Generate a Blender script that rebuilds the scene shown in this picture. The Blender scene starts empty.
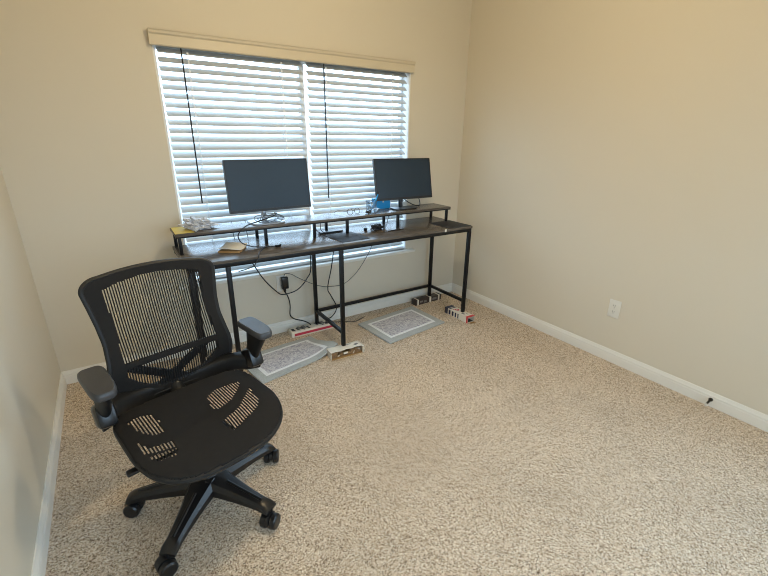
import bpy, bmesh, math, random
from mathutils import Vector, Matrix, noise
random.seed(7)
PI = math.pi
SC = bpy.context.scene
LAMP, SKY = 37, 7.3
COL = SC.collection

# ------------------------------------------------------------------ materials
def srgb(r, g, b):
    def f(c):
        c /= 255.0
        return c / 12.92 if c <= 0.04045 else ((c + 0.055) / 1.055) ** 2.4
    return (f(r), f(g), f(b), 1.0)

def mat(name, col, rough=0.5, metal=0.0, spec=0.5, var=0.0, vscale=20.0, bump=0.0, bscale=200.0, coat=0.0):
    m = bpy.data.materials.new(name); m.use_nodes = True
    nt = m.node_tree; b = nt.nodes['Principled BSDF']
    b.inputs['Base Color'].default_value = col
    b.inputs['Roughness'].default_value = rough
    b.inputs['Metallic'].default_value = metal
    b.inputs['Specular IOR Level'].default_value = spec
    b.inputs['Coat Weight'].default_value = coat
    tc = nt.nodes.new('ShaderNodeTexCoord')
    if var > 0:
        n = nt.nodes.new('ShaderNodeTexNoise'); n.inputs['Scale'].default_value = vscale; n.inputs['Detail'].default_value = 4
        mx = nt.nodes.new('ShaderNodeMix'); mx.data_type = 'RGBA'
        mx.inputs[6].default_value = tuple(c * (1 - var) for c in col[:3]) + (1,)
        mx.inputs[7].default_value = tuple(min(1, c * (1 + var)) for c in col[:3]) + (1,)
        nt.links.new(tc.outputs['Object'], n.inputs['Vector'])
        nt.links.new(n.outputs['Fac'], mx.inputs[0]); nt.links.new(mx.outputs[2], b.inputs['Base Color'])
    if bump > 0:
        n2 = nt.nodes.new('ShaderNodeTexNoise'); n2.inputs['Scale'].default_value = bscale; n2.inputs['Detail'].default_value = 3
        bp = nt.nodes.new('ShaderNodeBump'); bp.inputs['Strength'].default_value = bump; bp.inputs['Distance'].default_value = 0.002
        nt.links.new(tc.outputs['Object'], n2.inputs['Vector'])
        nt.links.new(n2.outputs['Fac'], bp.inputs['Height']); nt.links.new(bp.outputs['Normal'], b.inputs['Normal'])
    return m

def ramp_node(nt, stops):
    r = nt.nodes.new('ShaderNodeValToRGB')
    e = r.color_ramp.elements
    while len(e) < len(stops): e.new(0.5)
    for i, (p, c) in enumerate(stops): e[i].position = p; e[i].color = c
    return r

M = {}
M['wall'] = mat('wall_paint', srgb(217, 208, 190), 0.65, spec=0.3, bump=0.10, bscale=90)
M['ceil'] = mat('ceiling_paint', srgb(228, 222, 208), 0.9, spec=0.2)
M['trim'] = mat('white_trim_paint', srgb(232, 228, 219), 0.4)
M['jamb'] = mat('white_jamb', srgb(238, 238, 236), 0.5)
M['vinyl'] = mat('white_vinyl', srgb(235, 236, 236), 0.4)
M['valance'] = mat('valance_paint', srgb(212, 199, 174), 0.45)
M['black'] = mat('black_metal', srgb(15, 15, 17), 0.4, spec=0.3)
M['plastic'] = mat('black_plastic', srgb(20, 20, 22), 0.3, spec=0.5)
M['mesh'] = mat('black_mesh_fabric', srgb(28, 26, 25), 0.75, spec=0.25, var=0.25, vscale=60)
M['frame'] = mat('chair_frame_plastic', srgb(24, 24, 25), 0.5, spec=0.4)
M['pad'] = mat('arm_pad_rubber', srgb(62, 62, 64), 0.38, spec=0.5)
M['caster'] = mat('caster_plastic', srgb(22, 22, 24), 0.35)
M['screen'] = mat('dark_screen', srgb(20, 42, 60), 0.38, spec=0.5)
M['bezel'] = mat('monitor_bezel', srgb(22, 23, 26), 0.35)
M['silver'] = mat('silver_stand', srgb(170, 174, 180), 0.3, metal=0.7)
M['chrome'] = mat('chrome', srgb(200, 200, 205), 0.18, metal=1.0)
M['cable'] = mat('cable_rubber', srgb(22, 23, 27), 0.45)
M['cablegrey'] = mat('grey_cable', srgb(70, 76, 84), 0.5)
M['cablepale'] = mat('pale_cable', srgb(120, 130, 142), 0.35)
M['pads'] = mat('mouse_pad_cloth', srgb(36, 38, 44), 0.6, bump=0.2, bscale=900)
M['white'] = mat('white_plastic', srgb(226, 222, 212), 0.35)
M['slot'] = mat('dark_slot', srgb(50, 47, 44), 0.6)
M['card'] = mat('cardboard', srgb(168, 132, 84), 0.8, var=0.15, vscale=40)
M['cardin'] = mat('torn_cardboard', srgb(150, 120, 86), 0.85, var=0.75, vscale=70)
M['cardw'] = mat('carton_white', srgb(228, 220, 205), 0.5, var=0.06, vscale=60)
M['carddark'] = mat('carton_dark_brown', srgb(58, 46, 40), 0.5, var=0.5, vscale=45)
M['navy'] = mat('carton_navy', srgb(32, 38, 66), 0.45)
M['red'] = mat('carton_red', srgb(205, 62, 62), 0.45)
M['crimson'] = mat('carton_stripe_red', srgb(190, 52, 72), 0.45)
M['ink'] = mat('carton_ink', srgb(48, 46, 46), 0.5)
M['inkgrey'] = mat('carton_grey', srgb(120, 116, 112), 0.5)
M['paper'] = mat('white_paper', srgb(226, 222, 210), 0.7)
M['brownpaper'] = mat('brown_paper', srgb(170, 132, 84), 0.7)
M['yellow'] = mat('yellow_paper', srgb(208, 184, 74), 0.6)
M['blue'] = mat('blue_plastic', srgb(30, 160, 225), 0.4)
M['lens'] = mat('glasses_black', srgb(20, 20, 24), 0.3)
M['rubber'] = mat('white_rubber', srgb(220, 212, 200), 0.6)
M['brass'] = mat('dark_brass', srgb(70, 64, 56), 0.35, metal=0.8)

def wood():
    m = bpy.data.materials.new('grey_oak_laminate'); m.use_nodes = True
    nt = m.node_tree; b = nt.nodes['Principled BSDF']
    tc = nt.nodes.new('ShaderNodeTexCoord'); mp = nt.nodes.new('ShaderNodeMapping')
    mp.inputs['Scale'].default_value = (2.0, 26, 26)
    n = nt.nodes.new('ShaderNodeTexNoise'); n.inputs['Scale'].default_value = 3; n.inputs['Detail'].default_value = 7; n.inputs['Roughness'].default_value = 0.65
    r = ramp_node(nt, [(0.3, srgb(66, 60, 55)), (0.55, srgb(97, 89, 81)), (0.75, srgb(122, 113, 103))])
    nt.links.new(tc.outputs['Object'], mp.inputs[0]); nt.links.new(mp.outputs[0], n.inputs['Vector'])
    nt.links.new(n.outputs['Fac'], r.inputs[0]); nt.links.new(r.outputs[0], b.inputs['Base Color'])
    b.inputs['Roughness'].default_value = 0.27
    b.inputs['Specular IOR Level'].default_value = 0.45
    return m
M['wood'] = wood()

def carpet():
    m = bpy.data.materials.new('beige_carpet'); m.use_nodes = True
    nt = m.node_tree; b = nt.nodes['Principled BSDF']; L = nt.links.new
    tc = nt.nodes.new('ShaderNodeTexCoord')
    v = nt.nodes.new('ShaderNodeTexVoronoi'); v.inputs['Scale'].default_value = 290
    n0 = nt.nodes.new('ShaderNodeTexNoise'); n0.inputs['Scale'].default_value = 60
    ad = nt.nodes.new('ShaderNodeVectorMath'); ad.operation = 'MULTIPLY_ADD'
    ad.inputs[1].default_value = (0.012, 0.012, 0.012)
    L(n0.outputs['Color'], ad.inputs[0]); L(tc.outputs['Object'], ad.inputs[2]); L(tc.outputs['Object'], n0.inputs['Vector'])
    L(ad.outputs[0], v.inputs['Vector'])
    sep = nt.nodes.new('ShaderNodeSeparateColor'); L(v.outputs['Color'], sep.inputs[0])
    r = ramp_node(nt, [(0.0, srgb(84, 66, 48)), (0.14, srgb(146, 122, 98)), (0.28, srgb(200, 178, 152)), (0.65, srgb(222, 202, 178)), (1.0, srgb(250, 238, 220))])
    L(sep.outputs[0], r.inputs[0])
    n1 = nt.nodes.new('ShaderNodeTexNoise'); n1.inputs['Scale'].default_value = 2.2; n1.inputs['Detail'].default_value = 3
    L(tc.outputs['Object'], n1.inputs['Vector'])
    mr = nt.nodes.new('ShaderNodeMapRange'); mr.inputs[1].default_value = 0.3; mr.inputs[2].default_value = 0.7
    mr.inputs[3].default_value = 0.92; mr.inputs[4].default_value = 1.06
    L(n1.outputs['Fac'], mr.inputs[0])
    mul = nt.nodes.new('ShaderNodeMix'); mul.data_type = 'RGBA'; mul.blend_type = 'MULTIPLY'; mul.inputs[0].default_value = 1
    cmb = nt.nodes.new('ShaderNodeCombineColor')
    for i in range(3): L(mr.outputs[0], cmb.inputs[i])
    L(r.outputs[0], mul.inputs[6]); L(cmb.outputs[0], mul.inputs[7]); L(mul.outputs[2], b.inputs['Base Color'])
    bp = nt.nodes.new('ShaderNodeBump'); bp.inputs['Strength'].default_value = 0.55; bp.inputs['Distance'].default_value = 0.006
    L(v.outputs['Distance'], bp.inputs['Height']); bp.invert = True
    L(bp.outputs['Normal'], b.inputs['Normal'])
    b.inputs['Roughness'].default_value = 0.95; b.inputs['Specular IOR Level'].default_value = 0.1
    return m
M['carpet'] = carpet()

def rugmat(name, base, dark, scale, hi):
    m = bpy.data.materials.new(name); m.use_nodes = True
    nt = m.node_tree; b = nt.nodes['Principled BSDF']; L = nt.links.new
    tc = nt.nodes.new('ShaderNodeTexCoord')
    v = nt.nodes.new('ShaderNodeTexNoise'); v.inputs['Scale'].default_value = scale; v.inputs['Detail'].default_value = 2; v.inputs['Distortion'].default_value = 1.5
    L(tc.outputs['Object'], v.inputs['Vector'])
    r = ramp_node(nt, [(0.40, dark), (0.52, base), (0.75, hi)])
    L(v.outputs['Fac'], r.inputs[0]); L(r.outputs[0], b.inputs['Base Color'])
    bp = nt.nodes.new('ShaderNodeBump'); bp.inputs['Strength'].default_value = 0.5; bp.inputs['Distance'].default_value = 0.004
    L(v.outputs['Fac'], bp.inputs['Height']); L(bp.outputs['Normal'], b.inputs['Normal'])
    b.inputs['Roughness'].default_value = 0.95; b.inputs['Specular IOR Level'].default_value = 0.1
    return m
M['rug'] = rugmat('grey_mat_centre', srgb(202, 200, 204), srgb(160, 160, 172), 60, srgb(222, 220, 222))
M['rugborder'] = rugmat('grey_mat_border', srgb(184, 187, 186), srgb(168, 172, 172), 160, srgb(196, 198, 197))
M['rugline'] = rugmat('white_mat_line', srgb(238, 239, 240), srgb(226, 228, 230), 200, srgb(242, 243, 244))

def slatmat():
    m = bpy.data.materials.new('white_blind_slat'); m.use_nodes = True
    nt = m.node_tree; L = nt.links.new
    nt.nodes.remove(nt.nodes['Principled BSDF'])
    out = nt.nodes['Material Output']
    d = nt.nodes.new('ShaderNodeBsdfPrincipled'); d.inputs['Base Color'].default_value = srgb(194, 196, 195); d.inputs['Roughness'].default_value = 0.4
    t = nt.nodes.new('ShaderNodeBsdfTranslucent'); t.inputs['Color'].default_value = srgb(225, 232, 236)
    mx = nt.nodes.new('ShaderNodeMixShader'); mx.inputs[0].default_value = 0.06
    L(d.outputs[0], mx.inputs[1]); L(t.outputs[0], mx.inputs[2]); L(mx.outputs[0], out.inputs['Surface'])
    return m
M['slat'] = slatmat()

def thinglass(name, tint, fac=0.08):
    m = bpy.data.materials.new(name); m.use_nodes = True
    nt = m.node_tree; L = nt.links.new
    nt.nodes.remove(nt.nodes['Principled BSDF'])
    out = nt.nodes['Material Output']
    t = nt.nodes.new('ShaderNodeBsdfTransparent'); t.inputs['Color'].default_value = tint
    g = nt.nodes.new('ShaderNodeBsdfGlossy'); g.inputs['Roughness'].default_value = 0.03
    mx = nt.nodes.new('ShaderNodeMixShader'); mx.inputs[0].default_value = fac
    L(t.outputs[0], mx.inputs[1]); L(g.outputs[0], mx.inputs[2]); L(mx.outputs[0], out.inputs['Surface'])
    return m
M['glass'] = thinglass('window_glass', (0.96, 0.98, 0.98, 1))
M['clear'] = thinglass('clear_plastic', (0.86, 0.90, 0.92, 1), 0.16)
def bagmat():
    m = bpy.data.materials.new('crumpled_clear_plastic'); m.use_nodes = True
    nt = m.node_tree; L = nt.links.new
    d = nt.nodes['Principled BSDF']; d.inputs['Base Color'].default_value = srgb(205, 204, 206); d.inputs['Roughness'].default_value = 0.2
    out = nt.nodes['Material Output']
    t = nt.nodes.new('ShaderNodeBsdfTransparent')
    mx = nt.nodes.new('ShaderNodeMixShader'); mx.inputs[0].default_value = 0.72
    L(t.outputs[0], mx.inputs[1]); L(d.outputs[0], mx.inputs[2]); L(mx.outputs[0], out.inputs['Surface'])
    return m
M['bag'] = bagmat()
def emit(name, col, s):
    m = bpy.data.materials.new(name); m.use_nodes = True
    b = m.node_tree.nodes['Principled BSDF']; b.inputs['Base Color'].default_value = (0.8, 0.8, 0.8, 1)
    b.inputs['Emission Color'].default_value = col; b.inputs['Emission Strength'].default_value = s
    return m

# ------------------------------------------------------------------ geometry helpers
class MB:
    def __init__(s): s.b = bmesh.new()
    def box(s, c, d, rot=None, bev=0.0, seg=2):
        t = bmesh.new(); bmesh.ops.create_cube(t, size=1)
        for v in t.verts: v.co = Vector((v.co.x * d[0], v.co.y * d[1], v.co.z * d[2]))
        if bev > 0: bmesh.ops.bevel(t, geom=list(t.edges), offset=min(bev, min(d) * 0.49), segments=seg, affect='EDGES', profile=0.5)
        if rot is not None:
            R = rot if isinstance(rot, Matrix) else Matrix.Rotation(rot, 3, 'Z')
            for v in t.verts: v.co = R @ v.co
        for v in t.verts: v.co += Vector(c)
        s._add(t); return s
    def bar(s, a, b, w, h=None, bev=0.002):
        a, b = Vector(a), Vector(b); d = b - a
        q = d.to_track_quat('Z', 'X' if abs(d.normalized().x) < 0.9 else 'Y').to_matrix()
        s.box((a + b) / 2, (w, h or w, d.length), q, bev); return s
    def _add(s, t):
        me = bpy.data.meshes.new('t'); t.to_mesh(me); t.free(); s.b.from_mesh(me); bpy.data.meshes.remove(me)
    def tube(s, pts, r, n=8, sub=6, caps=True):
        P = [Vector(p) for p in pts]
        if sub > 1 and len(P) > 2: P = spline(P, sub)
        rs = r if isinstance(r, (list, tuple)) else None
        rings = []; N = None
        for i, p in enumerate(P):
            t = (P[min(i + 1, len(P) - 1)] - P[max(i - 1, 0)]).normalized()
            if N is None:
                N = t.orthogonal().normalized()
            else:
                N = (N - t * N.dot(t)); N = N.normalized() if N.length > 1e-6 else t.orthogonal().normalized()
            Bv = t.cross(N)
            if rs:
                f = i / (len(P) - 1) * (len(rs) - 1); k = min(int(f), len(rs) - 2); rr = rs[k] + (rs[k + 1] - rs[k]) * (f - k)
            else: rr = r
            rings.append([s.b.verts.new(p + (N * math.cos(a) + Bv * math.sin(a)) * rr) for a in [2 * PI * j / n for j in range(n)]])
        for a, c in zip(rings, rings[1:]):
            for j in range(n): s.b.faces.new((a[j], a[(j + 1) % n], c[(j + 1) % n], c[j]))
        if caps:
            s.b.faces.new(rings[0][::-1]); s.b.faces.new(rings[-1])
        return s
    def lathe(s, prof, c=(0, 0, 0), n=24, axis=None):
        rings = []
        R = Matrix.Identity(3) if axis is None else Vector(axis).to_track_quat('Z', 'Y').to_matrix()
        for r, z in prof:
            rings.append([s.b.verts.new(R @ Vector((r * math.cos(2 * PI * j / n), r * math.sin(2 * PI * j / n), z)) + Vector(c)) for j in range(n)])
        for a, b in zip(rings, rings[1:]):
            for j in range(n): s.b.faces.new((a[j], a[(j + 1) % n], b[(j + 1) % n], b[j]))
        s.b.faces.new(rings[0][::-1]); s.b.faces.new(rings[-1]); return s
    def loft(s, rings, caps=True, closed=True):
        V = [[s.b.verts.new(p) for p in r] for r in rings]
        n = len(V[0])
        for a, b in zip(V, V[1:]):
            for j in range(n if closed else n - 1): s.b.faces.new((a[j], a[(j + 1) % n], b[(j + 1) % n], b[j]))
        if caps: s.b.faces.new(V[0][::-1]); s.b.faces.new(V[-1])
        return s
    def prism(s, poly, z0, z1, f=None):
        f = f or (lambda x, y, z: (x, y, z))
        s.loft([[f(x, y, z0) for x, y in poly], [f(x, y, z1) for x, y in poly]]); return s
    def build(s, name, m, parent=None, smooth=True, solid=0.0, loc=None, off=0.0):
        bmesh.ops.recalc_face_normals(s.b, faces=list(s.b.faces))
        me = bpy.data.meshes.new(name); s.b.to_mesh(me); s.b.free()
        ms = m if isinstance(m, (list, tuple)) else [m]
        for x in ms: me.materials.append(x)
        o = bpy.data.objects.new(name, me); COL.objects.link(o)
        if smooth:
            me.shade_smooth()
            me.set_sharp_from_angle(angle=math.radians(38))
        if solid:
            md = o.modifiers.new('thickness', 'SOLIDIFY'); md.thickness = solid; md.offset = off
        if parent: o.parent = parent
        if loc: o.location = loc
        return o

def spline(P, sub):
    out = []
    Q = [P[0] * 2 - P[1]] + P + [P[-1] * 2 - P[-2]]
    for i in range(1, len(Q) - 2):
        a, b, c, d = Q[i - 1:i + 3]
        for k in range(sub):
            t = k / sub
            out.append(0.5 * ((2 * b) + (c - a) * t + (2 * a - 5 * b + 4 * c - d) * t * t + (3 * b - a - 3 * c + d) * t ** 3))
    out.append(P[-1]); return out

def tag(o, label, cat, group=None, kind=None):
    o['label'] = label; o['category'] = cat
    if group: o['group'] = group
    if kind: o['kind'] = kind
    return o
def thing(name, label, cat, loc=(0, 0, 0), rz=0.0, group=None):
    o = bpy.data.objects.new(name, None); COL.objects.link(o)
    o.empty_display_size = 0.1; o.location = loc; o.rotation_euler = (0, 0, rz)
    return tag(o, label, cat, group)
def struct(o): o['kind'] = 'structure'; return o

# ------------------------------------------------------------------ room  (x=0 right wall, y=0 window wall, z=0 carpet)
W, D, H = 3.104, 4.10, 2.62
WL, WR, ZB, ZT = -2.332, -0.579, 0.504, 1.906
TH = 0.13
struct(MB().box((-W / 2, -D / 2, -0.05), (W + 0.3, D + 0.3, 0.1)).build('floor', M['carpet'], smooth=False))
struct(MB().box((-W / 2, -D / 2, H + 0.05), (W + 0.3, D + 0.3, 0.1)).build('ceiling', M['ceil'], smooth=False))
DY0, DY1, DZ0, DZ1 = -3.98, -2.52, 0.85, 2.15      # unseen glazed opening added in the right wall to cool-light the left wall
wr_ = MB()
wr_.box((TH / 2, (DY1 + TH) / 2, H / 2), (TH, TH - DY1, H)).box((TH / 2, (DY0 - D - TH) / 2, H / 2), (TH, DY0 + D + TH, H))
wr_.box((TH / 2, (DY0 + DY1) / 2, (DZ1 + H) / 2), (TH, DY1 - DY0, H - DZ1)).box((TH / 2, (DY0 + DY1) / 2, DZ0 / 2), (TH, DY1 - DY0, DZ0))
fo2 = MB()
for y in (DY0 + 0.02, DY1 - 0.02): fo2.box((0.10, y, (DZ0 + DZ1) / 2), (0.04, 0.04, DZ1 - DZ0))
for z in (DZ0 + 0.02, DZ1 - 0.02): fo2.box((0.10, (DY0 + DY1) / 2, z), (0.04, DY1 - DY0 - 0.08, 0.04))
fo2r = struct(fo2.build('fill_opening_side', M['vinyl'], smooth=False))
MB().box((0.10, (DY0 + DY1) / 2, (DZ0 + DZ1) / 2), (0.006, DY1 - DY0 - 0.08, DZ1 - DZ0 - 0.08)).build('window_pane', M['glass'], fo2r, smooth=False)  # glazing of the added side opening
struct(wr_.build('wall_right', M['wall'], smooth=False))
struct(MB().box((-W - TH / 2, -D / 2, H / 2), (TH, D + 2 * TH, H)).build('wall_left', M['wall'], smooth=False))
FX0, FX1 = -2.75, -0.95        # unseen glazed opening added behind the camera for even cool fill
FZ0, FZ1 = 0.75, 2.20
wf = MB()
wf.box(((-W + FX0) / 2, -D - TH / 2, H / 2), (FX0 + W, TH, H)).box((FX1 / 2, -D - TH / 2, H / 2), (-FX1, TH, H))
wf.box(((FX0 + FX1) / 2, -D - TH / 2, (FZ1 + H) / 2), (FX1 - FX0, TH, H - FZ1)).box(((FX0 + FX1) / 2, -D - TH / 2, FZ0 / 2), (FX1 - FX0, TH, FZ0))
struct(wf.build('wall_front', M['wall'], smooth=False))
fo3 = MB()
for x in (FX0 + 0.02, FX1 - 0.02): fo3.box((x, -D - 0.10, (FZ0 + FZ1) / 2), (0.04, 0.04, FZ1 - FZ0))
for z in (FZ0 + 0.02, FZ1 - 0.02): fo3.box(((FX0 + FX1) / 2, -D - 0.10, z), (FX1 - FX0 - 0.08, 0.04, 0.04))
fo3r = struct(fo3.build('fill_opening_rear', M['vinyl'], smooth=False))
MB().box(((FX0 + FX1) / 2, -D - 0.10, (FZ0 + FZ1) / 2), (FX1 - FX0 - 0.08, 0.006, FZ1 - FZ0 - 0.08)).build('window_pane', M['glass'], fo3r, smooth=False)  # glazing of the added rear opening
wb = MB()
wb.box(((-W + WL) / 2, TH / 2, H / 2), (WL + W, TH, H)).box((WR / 2, TH / 2, H / 2), (-WR, TH, H))
wb.box(((WL + WR) / 2, TH / 2, ZB / 2), (WR - WL, TH, ZB)).box(((WL + WR) / 2, TH / 2, (ZT + H) / 2), (WR - WL, TH, H - ZT))
struct(wb.build('wall_back', M['wall'], smooth=False))

def baseboard(name, a, b, nrm):
    a, b, n = Vector(a), Vector(b), Vector(nrm)
    prof = [(0, 0), (0.014, 0), (0.014, 0.050), (0.012, 0.055), (0.0125, 0.064), (0.009, 0.070), (0.006, 0.080), (0.004, 0.085), (0, 0.085)]
    m = MB()
    m.loft([[p + n * d + Vector((0, 0, z)) for d, z in prof] for p in (a, b)])
    return struct(m.build(name, M['trim'], smooth=False))
baseboard('baseboard_back', (-W, 0, 0), (0, 0, 0), (0, -1, 0))
baseboard('baseboard_right', (0, 0, 0), (0, -D, 0), (-1, 0, 0))
baseboard('baseboard_left', (-W, 0, 0), (-W, -D, 0), (1, 0, 0))
baseboard('baseboard_front', (-W, -D, 0), (0, -D, 0), (0, 1, 0))

# window: jamb liner, vinyl frame, centre mullion, two panes
wj = MB()
jt = 0.010
wj.box((WL + jt / 2, 0.055, (ZB + ZT) / 2), (jt, 0.11, ZT - ZB)).box((WR - jt / 2, 0.055, (ZB + ZT) / 2), (jt, 0.11, ZT - ZB))
wj.box(((WL + WR) / 2, 0.055, ZT - jt / 2), (WR - WL - 2 * jt, 0.11, jt))
wroot = struct(wj.build('window_1', M['jamb'], smooth=False))
fx = MB(); fy = 0.105; fw = 0.024
fx.box((WL + fw / 2, fy, (ZB + ZT) / 2), (fw, 0.04, ZT - ZB), bev=0.004).box((WR - fw / 2, fy, (ZB + ZT) / 2), (fw, 0.04, ZT - ZB), bev=0.004)
fx.box(((WL + WR) / 2, fy, ZT - fw / 2), (WR - WL - 2 * fw, 0.04, fw), bev=0.004).box(((WL + WR) / 2, fy, ZB + fw / 2), (WR - WL - 2 * fw, 0.04, fw), bev=0.004)
fx.build('window_frame', M['vinyl'], wroot, smooth=False)
MX = -1.435
MB().box((MX, fy, (ZB + ZT) / 2), (0.034, 0.042, ZT - ZB - 2 * fw), bev=0.004).build('mullion', M['vinyl'], wroot, smooth=False)
for x0, x1 in ((WL + fw, MX - 0.017), (MX + 0.017, WR - fw)):
    MB().box(((x0 + x1) / 2, fy, (ZB + ZT) / 2), (x1 - x0, 0.006, ZT - ZB - 2 * fw)).build('window_pane', M['glass'], wroot, smooth=False)
sl = MB().box(((WL + WR) / 2, 0.025, ZB - 0.012), (WR - WL + 0.15, 0.17 - 0.03, 0.024), bev=0.006)
# keep the sill clear of the wall: board in the opening plus nosing in front
struct(sl.build('trim_1', M['trim']))

# blinds
def blind(x0, x1, wandx, cords, label, wz):
    t = thing('window_blind', label, 'blind', ((x0 + x1) / 2, 0.035, ZB + 0.03), group='horizontal slat blinds in the window')
    ox, oy, oz = (x0 + x1) / 2, 0.035, ZB + 0.03
    def L(x, y, z): return (x - ox, y - oy, z - oz)
    MB().box(L(ox, 0.036, ZT - 0.0055 - 0.0100), (x1 - x0, 0.045, 0.009), bev=0.003).build('head_rail', M['vinyl'], t)
    m = MB(); pitch = 0.0468; sw = 0.050; n = 29; tilt = math.radians(SLAT_TILT)
    for i in range(n):
        zc = 1.871 - i * pitch
        ring = []
        for k in range(7):
            s = -1 + 2 * k / 6
            a = s * sw / 2; crown = 0.0025 * (1 - s * s)
            ring.append((a * math.cos(tilt) - crown * math.sin(tilt), a * math.sin(tilt) + crown * math.cos(tilt)))
        lo = [(y + 0.0026 * math.sin(tilt), z - 0.0026 * math.cos(tilt)) for y, z in ring]
        prof = ring + lo[::-1]
        jz = random.uniform(-0.0012, 0.0012)
        m.loft([[L(x, 0.036 + y, zc + z + jz) for y, z in prof] for x in (x0 + 0.004, x1 - 0.004)])
    m.build('slats', M['slat'], t)
    MB().box(L(ox, 0.036, ZB + 0.0115), (x1 - x0 - 0.008, 0.05, 0.022), bev=0.003).build('bottom_rail', M['vinyl'], t)
    for cx in cords:
        c = MB()
        for yy in (0.036 - 0.0225, 0.036 + 0.0225):
            c.box(L(cx, yy, (ZB + 0.02 + ZT - 0.04) / 2), (0.003, 0.0016, ZT - ZB - 0.07))
        for i in range(n): c.box(L(cx, 0.036 - 0.0235, 1.871 - i * pitch - 0.010), (0.011, 0.003, 0.013), bev=0.001)  # daylight through the slats' cord holes, shaped as white tabs
        c.build('ladder_cord', M['vinyl'], t, smooth=False)
    w = MB(); w.tube([L(wandx, -0.004, 1.880), L(wandx, -0.010, wz)], 0.0042, 8, 1)
    wo = w.build('tilt_wand', M['plastic'], t)
    MB().tube([L(wandx, 0.022, 1.888), L(wandx, 0.004, 1.886), L(wandx, -0.004, 1.879)], 0.002, 6, 2).build('wand_hook', M['chrome'], wo)
    return t
SLAT_TILT = 37.0
blind(WL + 0.020, MX - 0.012, -2.188, (-2.153, -1.599), 'white wide-slat blind in the left half of the window, behind the larger monitor', 1.02)
blind(MX + 0.014, WR - 0.016, -1.308, (-1.284, -0.736), 'white wide-slat blind in the right half of the window, behind the blue box', 0.995)
vl = MB()
prof = [(-0.012, 1.881), (-0.028, 1.881), (-0.032, 1.886), (-0.032, 1.932), (-0.040, 1.940), (-0.042, 1.950), (-0.046, 1.956), (-0.012, 1.956)]
vx0, vx1 = -2.345, -0.568
vl.loft([[(x, y, z) for y, z in prof] for x in (vx0, vx1)])
vl.box((vx0 + 0.006, -0.007, 1.920), (0.012, 0.011, 0.070)).box((vx1 - 0.006, -0.007, 1.920), (0.012, 0.011, 0.070))
tag(vl.build('valance', M['valance'], smooth=False), 'long beige moulded valance across the top of the window blinds', 'valance')

# ------------------------------------------------------------------ outlets, door stop
def outlet(loc, rz, label):
    t = thing('wall_outlet', label, 'outlet', loc, rz, 'white duplex outlets')
    MB().box((0, -0.003, 0), (0.076, 0.006, 0.122), bev=0.003).build('cover_plate', M['white'], t)
    for s in (-1, 1):
        r = MB(); r.loft([[(0.016 * math.cos(a) * (1.0), y, s * 0.021 + 0.0145 * math.sin(a)) for a in [2 * PI * k / 20 for k in range(20)]] for y in (-0.0055, -0.0085)])
        ro = r.build('receptacle', M['white'], t)
        q = MB()
        q.box((-0.006, -0.0088, s * 0.021 + 0.004), (0.0022, 0.001, 0.008)).box((0.006, -0.0088, s * 0.021 + 0.004), (0.0022, 0.001, 0.007))
        q.lathe([(0.0028, 0), (0.0028, 0.001)], (0, -0.0083, s * 0.021 - 0.007), 10, (0, -1, 0))
        q.build('slots', M['slot'], ro, smooth=False)
    MB().lathe([(0.003, 0), (0.0025, 0.0015)], (0, -0.0055, 0), 10, (0, -1, 0)).build('screw', M['chrome'], t)
    return t
outlet((-0.0005, -1.567, 0.372), -PI / 2, 'white duplex outlet on the bare right wall above the baseboard')
outlet((-1.715, -0.0005, 0.395), 0, 'white outlet under the window, mostly hidden by a black power adapter')

ds = thing('door_stop', 'small spring door stop with white tip sticking out of right baseboard', 'door stop', (-0.0145, -2.20, 0.045), PI)
MB().lathe([(0.011, 0), (0.011, 0.004), (0.006, 0.008)], (0, 0, 0), 14, (1, 0, -0.12)).build('base', M['brass'], ds)
sp = MB()
sp.tube([(0.006 + 0.045 * k / 90, 0.0045 * math.cos(k * 0.8), 0.0045 * math.sin(k * 0.8) - 0.012 * (k / 90)) for k in range(91)], 0.0014, 5, 1)
sp.build('spring', M['brass'], ds)
MB().lathe([(0.006, 0), (0.0078, 0.002), (0.0078, 0.012), (0.005, 0.015)], (0.050, 0, -0.0125), 14, (1, 0, -0.2)).build('tip', M['rubber'], ds)

# ------------------------------------------------------------------ desk
DT = 0.782; LX, RX = -2.405, -0.345; FY, BY = -0.552, -0.075; SEAM = -1.474
FOOT = 0.052
desk = thing('desk', 'long two-person desk with dark wood top, riser shelf and thin black metal legs', 'desk', (-1.39, -0.3, 0))
def dl(p): return (p[0] + 1.39, p[1] + 0.3, p[2])
for i, (a, b) in enumerate(((LX, SEAM - 0.0008), (SEAM + 0.0008, RX))):
    MB().box(dl(((a + b) / 2, (FY + BY) / 2, DT - 0.009)), (b - a, BY - FY, 0.018), bev=0.0015).build('desktop', M['wood'], desk)
fr = MB(); tz = DT - 0.018 - 0.0125
for y in (FY + 0.016, BY - 0.016):
    fr.box(dl(((LX + RX) / 2, y, tz)), (RX - LX - 0.01, 0.025, 0.025), bev=0.002)
for x in (RX - 0.018, SEAM - 0.01, -2.385):
    fr.box(dl((x, (FY + BY) / 2, tz)), (0.025, BY - FY - 0.06, 0.0248), bev=0.002)
fr.build('top_frame', M['black'], desk)
legs = [(RX - 0.016, FY + 0.016, FOOT, 1), (RX - 0.016, BY - 0.016, FOOT, 1), (SEAM - 0.012, FY + 0.016, FOOT, 1), (SEAM - 0.012, BY - 0.016, FOOT - 0.006, 1),
        (-2.19, FY + 0.016, 0.012, 0), (-2.388, FY + 0.016, 0.012, 0), (-2.315, BY - 0.016, 0.012, 0)]
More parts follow.
